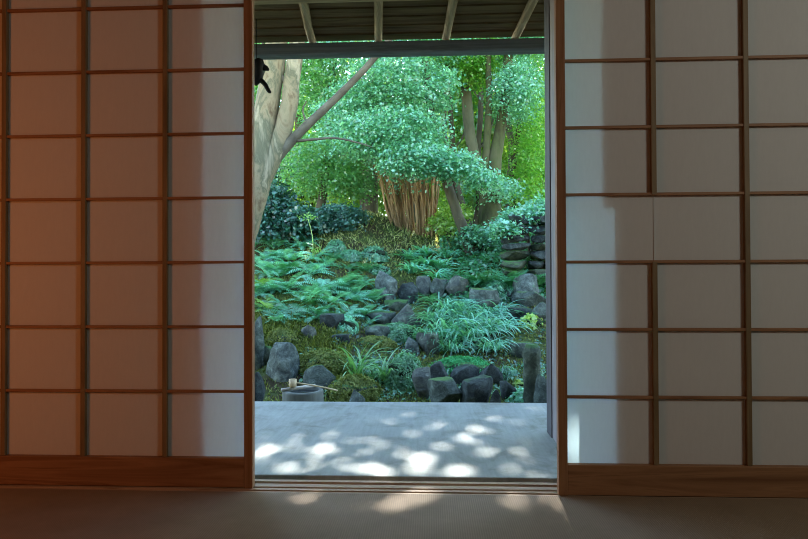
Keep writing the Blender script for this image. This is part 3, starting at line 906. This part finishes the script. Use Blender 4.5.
# mossy stone pillar
g = P(532, 392, 4.45)
k = g.y / F
mb = MB()
prof = [(8.5 * k * (1 + .08 * math.sin(i * 2.1)), -.08 + i * (52 * k + .08) / 8) for i in range(9)]
prof[-1] = (6.0 * k, 52 * k + .004)
mb.lathe(prof, 14)
mb.v = [(x * (1 + .05 * math.sin(z * 40 + y * 60)), y, z) for x, y, z in mb.v]
pl = mb.build('stone_pillar', ROCKS[4], None, True, (g.x, g.y, g.z - .04)); tag(pl, 'short upright mossy stone pillar beside the right post', 'stone pillar')

# ------------------------------------------------------------------ basin with ladle
g = P(303, 391.5, 4.02)                         # centre of the water at rim height
k = g.y / F
R = 20.5 * k
zg = float(T(g.x, g.y))
ba = empty('water_basin', (g.x, g.y, zg - .02)); tag(ba, 'round grey stone water basin at the left of the veranda edge', 'basin')
h_ = g.z - zg + .02 + .012
MB().lathe([(R * .93, 0), (R * 1.0, h_ * .5), (R, h_ - .012), (R * .97, h_), (R * .80, h_), (R * .76, h_ - .02), (R * .74, h_ - .10), (.001, h_ - .11)], 36).build('bowl', MAT['basin'], ba, True)
MB().lathe([(.001, h_ - .022), (R * .765, h_ - .021)], 36).build('water', MAT['water'], ba)
top = zg - .02 + h_
# two bamboo sticks across the rim
p0, p1 = P(281.5, 389, 3.95), P(315, 385.5, 4.12)
p0.z = p1.z = top + .011
stk = empty('bamboo_stick', p0); tag(stk, 'pale bamboo rod lying across the basin rim', 'rod')
MB().tube([(0, 0, 0), p1 - p0], [.0115, .011], 10, 1).build('cane', MAT['bamboo_grey'], stk, True)
for t_ in (.3, .68):
    c_ = (p1 - p0) * t_; d_ = (p1 - p0).normalized() * .003
    MB().tube([c_ - d_, c_ + d_], [.0128, .0128], 10, 1).build('node', MAT['bamboo_grey'], stk, True)
c0 = P(292.8, 383, 3.99); c0.z = top + .026
ld = empty('bamboo_ladle', c0); tag(ld, 'tan bamboo ladle with a round cup resting on the basin', 'ladle')
rc = 3.9 * k
hc = .052
MB().lathe([(rc * .9, 0), (rc, .004), (rc, hc), (rc * .86, hc), (rc * .82, .01), (.001, .008)], 24, (0, 0, .0)).build('cup', MAT['bamboo'], ld, True)
e1 = P(337.5, 390.5, 4.12)
MB().tube([(rc * .6, 0, hc * .55), (Vector((rc * .6, 0, hc * .55)) + (e1 - c0)) * .5 + Vector((0, 0, .004)), e1 - c0], [.006, .006, .0055], 8, 3).build('handle', MAT['bamboo'], ld, True)


# ------------------------------------------------------------------ ferns, grasses, shrubs
def fern_mesh(seed, n_fr=16, L=.42, up_=1.1, mat='fern', wide=.21):
    r = np.random.default_rng(seed)
    Vv, Ff, At = [], [], []
    b = 0
    for i in range(n_fr):
        az = i * 2.4 + r.uniform(-.3, .3)
        le = L * r.uniform(.7, 1.1)
        el = up_ * r.uniform(.55, 1.15)
        n = 15
        t_ = np.linspace(0, 1, n)
        ang = el - t_ * r.uniform(1.1, 1.7)
        st = le / n
        rr = np.cumsum(np.cos(ang) * st); zz = np.cumsum(np.sin(ang) * st)
        c = np.stack([rr * math.cos(az), rr * math.sin(az), zz], 1)
        tang = unit(np.gradient(c, axis=0))
        side = np.array([-math.sin(az), math.cos(az), 0])
        wdt = le * wide * np.sin(np.pi * np.clip(t_ * .92 + .10, 0, 1)) ** .8
        tint = r.random()
        for sgn in (-1, 1):
            for j in range(1, n):
                a = c[j]; d = unit(side * sgn * .92 + tang[j] * .45 - np.array([0, 0, .22])); w = max(.004, wdt[j])
                hw = st * .27
                q = [a - tang[j] * hw, a + d * w * .5 - tang[j] * hw * .9, a + d * w, a + d * w * .5 + tang[j] * hw, a + tang[j] * hw]
                Vv += q; Ff.append((b, b + 1, b + 2, b + 3, b + 4)); At.append(np.clip(tint * .7 + .3 * r.random(), 0, 1)); b += 5
    return np.array(Vv), np.array(Ff), At


def grass_mesh(seed, n=170, L=.45, spread=.14, droop=1.9, w=.015, upr=1.3):
    r = np.random.default_rng(seed)
    Vv, Ff, At = [], [], []
    b = 0
    for i in range(n):
        az = r.uniform(0, 6.283); le = L * r.uniform(.6, 1.1); el = upr * r.uniform(.7, 1.1)
        r0 = spread * math.sqrt(r.random()); a0 = r.uniform(0, 6.283)
        m_ = 7
        t_ = np.linspace(0, 1, m_)
        ang = el - t_ * droop * r.uniform(.75, 1.2)
        st = le / m_
        rr = np.cumsum(np.cos(ang) * st); zz = np.cumsum(np.sin(ang) * st)
        c = np.stack([r0 * math.cos(a0) + rr * math.cos(az), r0 * math.sin(a0) + rr * math.sin(az), zz], 1)
        side = np.array([-math.sin(az), math.cos(az), .25])
        ww = w * np.sin(np.pi * np.clip(t_ * .85 + .15, 0, 1)) ** .6
        tint = r.random()
        for j in range(m_):
            Vv += [c[j] - side * ww[j] * .5, c[j] + side * ww[j] * .5]
        for j in range(m_ - 1):
            Ff.append((b + 2 * j, b + 2 * j + 1, b + 2 * j + 3, b + 2 * j + 2)); At.append(tint)
        b += 2 * m_
    return np.array(Vv), np.array(Ff), At


CACHE = {}


def plant(key, maker, mat, name, label, cat, group, loc, s=1.0, rz=0, tilt=(0, 0)):
    if key not in CACHE:
        v, f, a = maker()
        o = mesh_obj(name, v, f, mat, attrs=a)
        CACHE[key] = o
    else:
        o = CACHE[key].copy(); o.name = name; COL.objects.link(o)
        for kk in list(o.keys()):
            if kk in ('label', 'category', 'group', 'kind'): del o[kk]
    o.location = loc; o.scale = (s, s, s); o.rotation_euler = (tilt[0], tilt[1], rz)
    return tag(o, label, cat, group)


r = random.Random(21)
# left-bank ferns (base pixel, size in px)
FERNS = [(262, 268, 30, 'fern'), (276, 250, 30, 'fern'), (292, 262, 34, 'fern'), (270, 292, 32, 'fern'), (290, 290, 36, 'fern'), (310, 276, 34, 'fern'), (322, 290, 34, 'fern'), (342, 288, 32, 'fern'),
         (308, 304, 34, 'fern'), (332, 306, 34, 'fern'), (354, 302, 32, 'fern'), (374, 302, 28, 'fern'), (362, 286, 26, 'fern'), (268, 312, 30, 'fern_y'), (288, 318, 30, 'fern_d'), (258, 244, 28, 'fern'),
         (300, 248, 26, 'fern'), (326, 266, 24, 'fern'), (258, 290, 28, 'fern_y'), (318, 318, 26, 'fern_d'), (348, 270, 20, 'fern_d'), (346, 316, 26, 'fern'), (278, 272, 30, 'fern'), (366, 316, 22, 'fern')]
rf = random.Random(8)
for _ in range(44):
    px_ = rf.uniform(256, 378); lo_ = 238 + max(0, (px_ - 300) * .38); py_ = rf.uniform(lo_, 326)
    FERNS.append((px_, py_, rf.uniform(17, 27), rf.choice(['fern', 'fern', 'fern', 'fern_d'])))
flab = {'fern': 'blue-green arching fern among the ferns covering the left bank', 'fern_y': 'yellow-green fern low on the left bank near the screen edge', 'fern_d': 'dark green fern among the paler ferns of the left bank'}
for i, (px, py, sz, mt) in enumerate(FERNS):
    g = G(px, py); k = g.y / F
    s = sz * k / .42
    plant((mt, i % 4), lambda: fern_mesh(100 + i, 17), LEAF[mt], 'fern', flab[mt], 'fern', 'ferns on the left bank', (g.x, g.y, g.z - .01), s, r.uniform(0, 6.28), (r.uniform(.05, .3), r.uniform(-.1, .2)))
for i, (px, py, sz) in enumerate([(480, 268, 30), (500, 262, 30), (518, 268, 30), (470, 258, 24), (460, 274, 22), (492, 250, 24), (530, 262, 22), (455, 306, 18), (508, 313, 20), (430, 303, 18), (524, 318, 20), (470, 300, 16), (410, 300, 16)]):
    g = G(px, py); k = g.y / F
    s = sz * k / .42
    plant(('fern_d', i % 4), lambda: fern_mesh(100 + i, 17), LEAF['fern_d'], 'fern', 'dark green fern among the rocks in front of the dry stone wall', 'fern', 'ferns by the stone wall', (g.x, min(g.y, 7.0), g.z if g.y < 7 else float(T(g.x, 7.0)) + .1), s, r.uniform(0, 6.28), (.15, 0))

# drooping grass clumps
GR = [(440, 350, 34), (456, 342, 40), (474, 350, 36), (490, 344, 38), (508, 340, 34), (500, 358, 26), (462, 360, 28), (446, 330, 30), (480, 332, 34), (456, 320, 32), (470, 324, 32), (500, 326, 30)]
for i, (px, py, sz) in enumerate(GR):
    g = G(px - 9, py - 6); k = g.y / F
    s = sz * k / .40
    plant(('hakone', i % 4), lambda: grass_mesh(300 + i, 105, .5), LEAF['grass'], 'grass_clump', 'drooping blue-green grass clump among the rocks right of the stair', 'grass clump', 'drooping grass clumps on the slope', (g.x, g.y, g.z - .01), s, r.uniform(0, 6.28))
# long-bladed plants in the moss
for i, (px, py, sz, lab) in enumerate([(358, 384, 56, 'upright long-bladed plant in the moss above the ladle tip'), (386, 384, 44, 'arching long-bladed plant left of the clipped round shrub'), (372, 382, 22, 'small tuft of blades between the two long-bladed plants'),
                                       (504, 384, 26, 'dark spiky tuft in front of the mossy stone pillar')]):
    g = G(px, py); k = g.y / F
    s = sz * k / .42
    plant(('iris', i), lambda: grass_mesh(400 + i, 34, .45, .05, 1.7, .013, 1.62), LEAF['iris'] if i < 3 else LEAF['dark'], 'long_bladed_plant', lab, 'plant', None, (g.x, g.y, g.z - .01), s, r.uniform(0, 6.28))
# broad-leaved strap plants on the mound's right flank
for i, (px, py, sz) in enumerate([(412, 276, 24), (426, 270, 24), (440, 272, 24), (424, 258, 20), (408, 262, 20), (446, 260, 18), (436, 282, 22)]):
    g = G(px, py); k = g.y / F
    plant(('strap', i % 3), lambda: grass_mesh(500 + i, 60, .45, .08, 1.6, .036, 1.3), LEAF['fern'], 'strap_leaf_plant', 'bright green strap-leaved plant above the rocks left of the leaning trunks', 'plant', 'strap-leaved plants above the rocks', (g.x, g.y, g.z), sz * k / .40, r.uniform(0, 6.28))


def dome(name, label, cat, group, px, py, w, h_, mat, leaf=.022, n=2600, Y=None, core=ROCKS[4], fl=.5, dep=1.0, corename='mound'):
    g = G(px, py) if Y is None else P(px, py, Y)
    k = g.y / F
    ex_ = max(0.0, g.z - float(T(g.x, g.y))); g.z -= ex_
    rx, rz = w / 2 * k, h_ * k + ex_
    root = empty(name, (g.x, g.y + rx * dep * .5, g.z - .02)); tag(root, label, cat, group)
    vs, fs = rock_mesh(rx * .84, rx * dep * .84, rz * .42, int(px), 3, .05)
    mesh_obj(corename, [(a, b_, z * .96) for a, b_, z in vs], fs, core, root, True)
    n = int(n * 1.6); d = unit(rng.normal(size=(n, 3))); d[:, 2] = np.abs(d[:, 2])
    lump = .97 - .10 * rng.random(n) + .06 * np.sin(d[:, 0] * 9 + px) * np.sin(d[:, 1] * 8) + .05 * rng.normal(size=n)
    p = d * np.array([rx, rx * dep, rz]) * lump[:, None]
    nn = unit(d + fl * rng.normal(size=(n, 3)))
    v, f = kites(p, nn, leaf * (.6 + .8 * rng.random(n)), .6)
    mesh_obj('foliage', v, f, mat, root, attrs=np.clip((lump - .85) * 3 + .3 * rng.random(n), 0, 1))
    return root


MAT['shrub_core'] = noisy_mat('shrub_core', [(.3, (.008, .018, .008)), (.7, (.02, .035, .014))], 20, rough=1)  # solid near-black core added under the leaf shells for inner darkness
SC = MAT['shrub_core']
dome('clipped_shrub', 'small dark clipped shrub dome at the top left of the mound', 'shrub', 'clipped shrubs on the mound', 335, 252, 22, 13, LEAF['shrub'], .03, 1800, core=SC, corename='dark_core')
dome('clipped_shrub', 'middle low clipped shrub of the three on the mound', 'shrub', 'clipped shrubs on the mound', 350, 260, 26, 12, LEAF['shrub'], .03, 2000, core=SC, corename='dark_core')
dome('clipped_shrub', 'rightmost and largest clipped shrub of the three on the mound', 'shrub', 'clipped shrubs on the mound', 373, 261, 30, 16, LEAF['shrub'], .03, 2400, core=SC, corename='dark_core')
dome('clipped_shrub', 'low cushion shrub above the tall dark rock', 'shrub', None, 378, 274, 26, 10, LEAF['shrub'], .028, 1600, core=SC, corename='dark_core')
dome('clipped_shrub', 'clipped round green shrub near the veranda edge', 'shrub', None, 405, 389, 42, 36, LEAF['ball'], .016, 8500, core=SC, corename='dark_core')
dome('clipped_shrub', 'flattened blue-green dome shrub at the foot of the stair', 'shrub', None, 396, 340, 42, 18, LEAF['ball'], .018, 5200, core=SC, corename='dark_core')
dome('clipped_shrub', 'fluffy pale green shrub right of the wedge rock', 'shrub', None, 346, 332, 24, 17, LEAF['fern'], .022, 2200, core=SC, corename='dark_core')
dome('moss_mound', 'bright green moss mound in the middle below the drooping grass', 'moss mound', None, 462, 372, 66, 16, LEAF['moss_g'], .016, 8000, dep=.6)
dome('moss_mound', 'olive moss mound above the tilted boulder', 'moss mound', None, 280, 345, 34, 18, LEAF['moss'], .016, 3600, dep=.7)
dome('moss_mound', 'olive moss ledge left of the flattened dome shrub', 'moss mound', None, 374, 347, 46, 12, LEAF['moss'], .016, 4200, dep=.6)
dome('moss_mound', 'broad moss mound around the long-bladed plants', 'moss mound', None, 352, 399, 58, 24, LEAF['moss'], .018, 8500, dep=.8)
dome('moss_mound', 'mossy bank between the tilted boulder and the flat dark stone', 'moss mound', None, 322, 374, 66, 24, LEAF['moss'], .018, 7000, dep=.7)
dome('small_leaved_plant', 'bright small-leaved plant at the veranda edge by the right post', 'plant', None, 520, 404, 34, 15, LEAF['fern'], .035, 700, core=SC, corename='dark_filler')
dome('small_leaved_plant', 'little yellow-green plant above the small-leaved one', 'plant', None, 519, 388, 12, 9, LEAF['lime'], .035, 120, core=SC, corename='dark_filler')
dome('small_leaved_plant', 'lime-green leafy plant against the rocks by the right post', 'plant', None, 532, 328, 24, 14, LEAF['lime'], .045, 260, core=SC, corename='dark_filler')
dome('small_leaved_plant', 'small green plant in front of the low mossy rock at the veranda edge', 'plant', None, 446, 399, 24, 12, LEAF['shrub'], .03, 420, core=SC, corename='dark_filler')
dome('small_leaved_plant', 'small green plant on the right of the long dark rock under the moss mound', 'plant', None, 508, 378, 20, 12, LEAF['shrub'], .03, 380, core=SC, corename='dark_filler')
dome('bush', 'small round bush between the stone block and the pointed boulder', 'bush', None, 496, 301, 32, 22, LEAF['shrub'], .035, 2200, core=SC, corename='dark_core')


def leafy(name, label, px, py, Y, blobs, mat, leaf, per=10, spray=.14, cat='bush', group=None):
    g = P(px, py, Y); zb = float(T(g.x, g.y))
    root = empty(name, (g.x, g.y, zb - .03)); tag(root, label, cat, group)
    top = max(b_[0][2] for b_ in blobs) - zb
    for a in (0, 2.1, 4.2):
        MB().tube([(0, 0, 0), (.06 * math.cos(a), .06 * math.sin(a), top * .5), (.22 * math.cos(a), .2 * math.sin(a), top)], [.018, .014, .006], 6, 3).build('stem', MAT['bark_dark'], root, True)
    crown(root, blobs, mat, leaf, per, spray, 'foliage')
    return root


leafy('bush', 'dark blue-green bush behind the forked tree foot', 275, 225, 8.2, [pblob(272, 205, 8.2, 26, 22, .5, 1900), pblob(300, 222, 8.1, 24, 16, .5, 1500), pblob(262, 228, 7.9, 20, 14, .4, 900)], LEAF['dark'], .06)
leafy('dwarf_maple', 'dark feathery dwarf maple drooping over the left of the mound', 345, 240, 8.7, [pblob(340, 215, 8.7, 28, 9, .5, 2800), pblob(328, 226, 8.6, 22, 10, .4, 1500), pblob(346, 226, 8.5, 18, 8, .4, 900)], LEAF['dark'], .04, 14, .12, 'tree')
leafy('bush', 'yellow-green bush at the foot of the leaning trunks', 448, 240, 9.0, [pblob(446, 225, 9.0, 18, 14, .35, 800), pblob(458, 212, 9.0, 12, 9, .3, 300)], LEAF['far_y'], .055)
leafy('maple_sapling', 'low blue-green maple spray leaning over the dry stone wall', 530, 228, 7.6, [pblob(526, 217, 7.4, 28, 9, .4, 1300), pblob(545, 208, 7.5, 22, 9, .4, 800), pblob(505, 228, 7.2, 16, 6, .3, 420)], LEAF['maple'], .05, 12, .13, 'tree')
leafy('bush', 'small leafy bush before the thick dark trunk', 478, 246, 8.6, [pblob(478, 236, 8.5, 20, 10, .35, 800)], LEAF['shrub'], .05)
# thin-stemmed seedling above the ferns
g = G(313, 262); k = g.y / F
sd = empty('seedling', g); tag(sd, 'thin yellow-green seedling standing above the left-bank ferns', 'plant')
MB().tube([(0, 0, -.02), (-.5 * k, 0, 25 * k), (-6 * k, 0, 46 * k)], [.006, .005, .003], 6, 3).build('stem', LEAF['lime'], sd, True)
p, n = crown_pts([((-8 * k, 0, 46 * k), (8 * k, .1, 4 * k), 60), ((2 * k, 0, 10 * k), (8 * k, .1, 6 * k), 40)], 6, .06)
v, f = kites(p, n, .04 * (.7 + .6 * rng.random(len(p))), .5)
mesh_obj('leaves', v, f, LEAF['fern_y'], sd, attrs=rng.random(len(f)))

# ground cover of moss tufts
n = 120000
yy = 3.3 + 9 * rng.random(n) ** 1.2
xx = (rng.random(n) - .53) * (yy * 1.25 + 1.2)
zz = T(xx, yy) + .005
pat = np.sin(xx * 2.1 + 1) * np.sin(yy * 1.7 + xx) + .5 * rng.normal(size=n)
kk = pat > -.35
p = np.stack([xx, yy, zz], 1)[kk]
d = unit(np.array([0, 0, 1.0]) + .9 * rng.normal(size=p.shape) * np.array([1, 1, .2]))
nn = unit(np.cross(d, rng.normal(size=p.shape)))
v, f = kites(p + d * .012, nn, .035 * (.6 + .8 * rng.random(len(p))), .35, d=d)
tag(mesh_obj('moss', v, f, LEAF['moss'], attrs=rng.random(len(f))), 'short olive moss and grass growing over the slope', 'moss', kind='stuff')

def scatter(name, label, n, region, leaf, mat, hmax, aspect, upright, cat):
    px_ = rng.uniform(region[0], region[2], n); py_ = rng.uniform(region[1], region[3], n)
    # spread over the ground patch seen in that part of the view
    cs = [G(region[0], region[3]), G(region[2], region[3]), G(region[0], region[1]), G(region[2], region[1])]
    y0_, y1_ = min(c.y for c in cs), max(c.y for c in cs)
    y_ = rng.uniform(y0_, y1_, n); a0, a1 = cs[0].x / cs[0].y, cs[1].x / cs[1].y
    x_ = rng.uniform(a0, a1, n) * y_
    m_ = np.sin(x_ * 6.3 + y_ * 2) * np.sin(y_ * 5.1 - x_ * 3) + .7 * rng.normal(size=n) > -.25
    x_, y_ = x_[m_], y_[m_]
    z_ = T(x_, y_) + hmax * rng.random(len(x_)) ** 1.5 * (.6 + .4 * np.sin(x_ * 9) * np.sin(y_ * 8))
    p = np.stack([x_, y_, z_], 1)
    if upright:
        d = unit(np.array([.1, -.6, .6]) + .6 * rng.normal(size=p.shape)); nn = unit(np.cross(d, rng.normal(size=p.shape)))
        v, f = kites(p + d * leaf * .4, nn, leaf * (.6 + .8 * rng.random(len(p))), aspect, d=d)
    else:
        nn = unit(np.array([0, -.25, 1.0]) + .55 * rng.normal(size=p.shape))
        v, f = kites(p, nn, leaf * (.6 + .8 * rng.random(len(p))), aspect)
    tag(mesh_obj(name, v, f, mat, attrs=rng.random(len(f))), label, cat, kind='stuff')


LEAF['straw'] = leaf_mat('straw_grass', (.24, .29, .11), (.58, .62, .28), .3, .02)
scatter('mound_grass', 'short straw-green grass lying on the mound below the cane clump', 44000, (300, 208, 452, 262), .07, LEAF['straw'], .02, .16, True, 'grass')
scatter('undergrowth', 'dark leafy undergrowth between the rocks and the dry stone wall', 9000, (440, 238, 546, 300), .06, LEAF['fern_d'], .16, .55, False, 'undergrowth')
scatter('undergrowth', 'low leaves creeping among the rocks below the stair', 4200, (330, 296, 546, 372), .04, LEAF['dark'], .07, .6, False, 'undergrowth')
scatter('rough_grass', 'rough olive grass on the bank between the ferns and the tilted boulder', 9000, (252, 308, 350, 356), .06, LEAF['moss'], .03, .2, True, 'grass')
scatter('undergrowth', 'low leaves creeping along the foot of the garden by the veranda', 6000, (300, 366, 546, 398), .032, LEAF['shrub'], .05, .6, False, 'undergrowth')

# ------------------------------------------------------------------ light
w = bpy.data.worlds.new('sky'); scene.world = w; w.use_nodes = True
nt = w.node_tree; nt.nodes.clear()
sky = nt.nodes.new('ShaderNodeTexSky'); sky.sky_type = 'NISHITA'; sky.sun_disc = False
sky.sun_elevation = EL; sky.sun_rotation = -AZ; sky.air_density = 1.0; sky.dust_density = .3; sky.ozone_density = .3
bg = nt.nodes.new('ShaderNodeBackground'); bg.inputs['Strength'].default_value = .55
wo = nt.nodes.new('ShaderNodeOutputWorld')
nt.links.new(sky.outputs[0], bg.inputs[0]); nt.links.new(bg.outputs[0], wo.inputs[0])
sl = bpy.data.lights.new('sun', 'SUN'); sl.energy = 10.0; sl.angle = math.radians(.4); sl.color = (1, .97, .92)
so = bpy.data.objects.new('sun', sl); COL.objects.link(so)
so.rotation_euler = Vector(SUN).to_track_quat('Z', 'Y').to_euler()


def lamp(name, loc, e, col, rad):
    l = bpy.data.lights.new(name, 'POINT'); l.energy = e; l.color = col; l.shadow_soft_size = rad
    o = bpy.data.objects.new(name, l); o.location = loc; COL.objects.link(o)


lamp('floor_lantern', (-1.95, .55, .78), 13 * .60, (1, .265, .06), .12)
lamp('ceiling_lamp', (2.3, -.05, 1.75), 12 * 1.5, (.96, 1, .90), .25)

# ------------------------------------------------------------------ render look
scene.view_settings.view_transform = 'Standard'
scene.view_settings.look = 'None'
scene.view_settings.gamma = 1
scene.view_settings.use_curve_mapping = False
scene.view_settings.exposure = 1.45
cy = scene.cycles
cy.use_denoising = True
cy.filter_width = 1.05
cy.max_bounces = 8; cy.diffuse_bounces = 5; cy.glossy_bounces = 2; cy.transmission_bounces = 4
cy.sample_clamp_indirect = 6
cy.caustics_reflective = cy.caustics_refractive = False
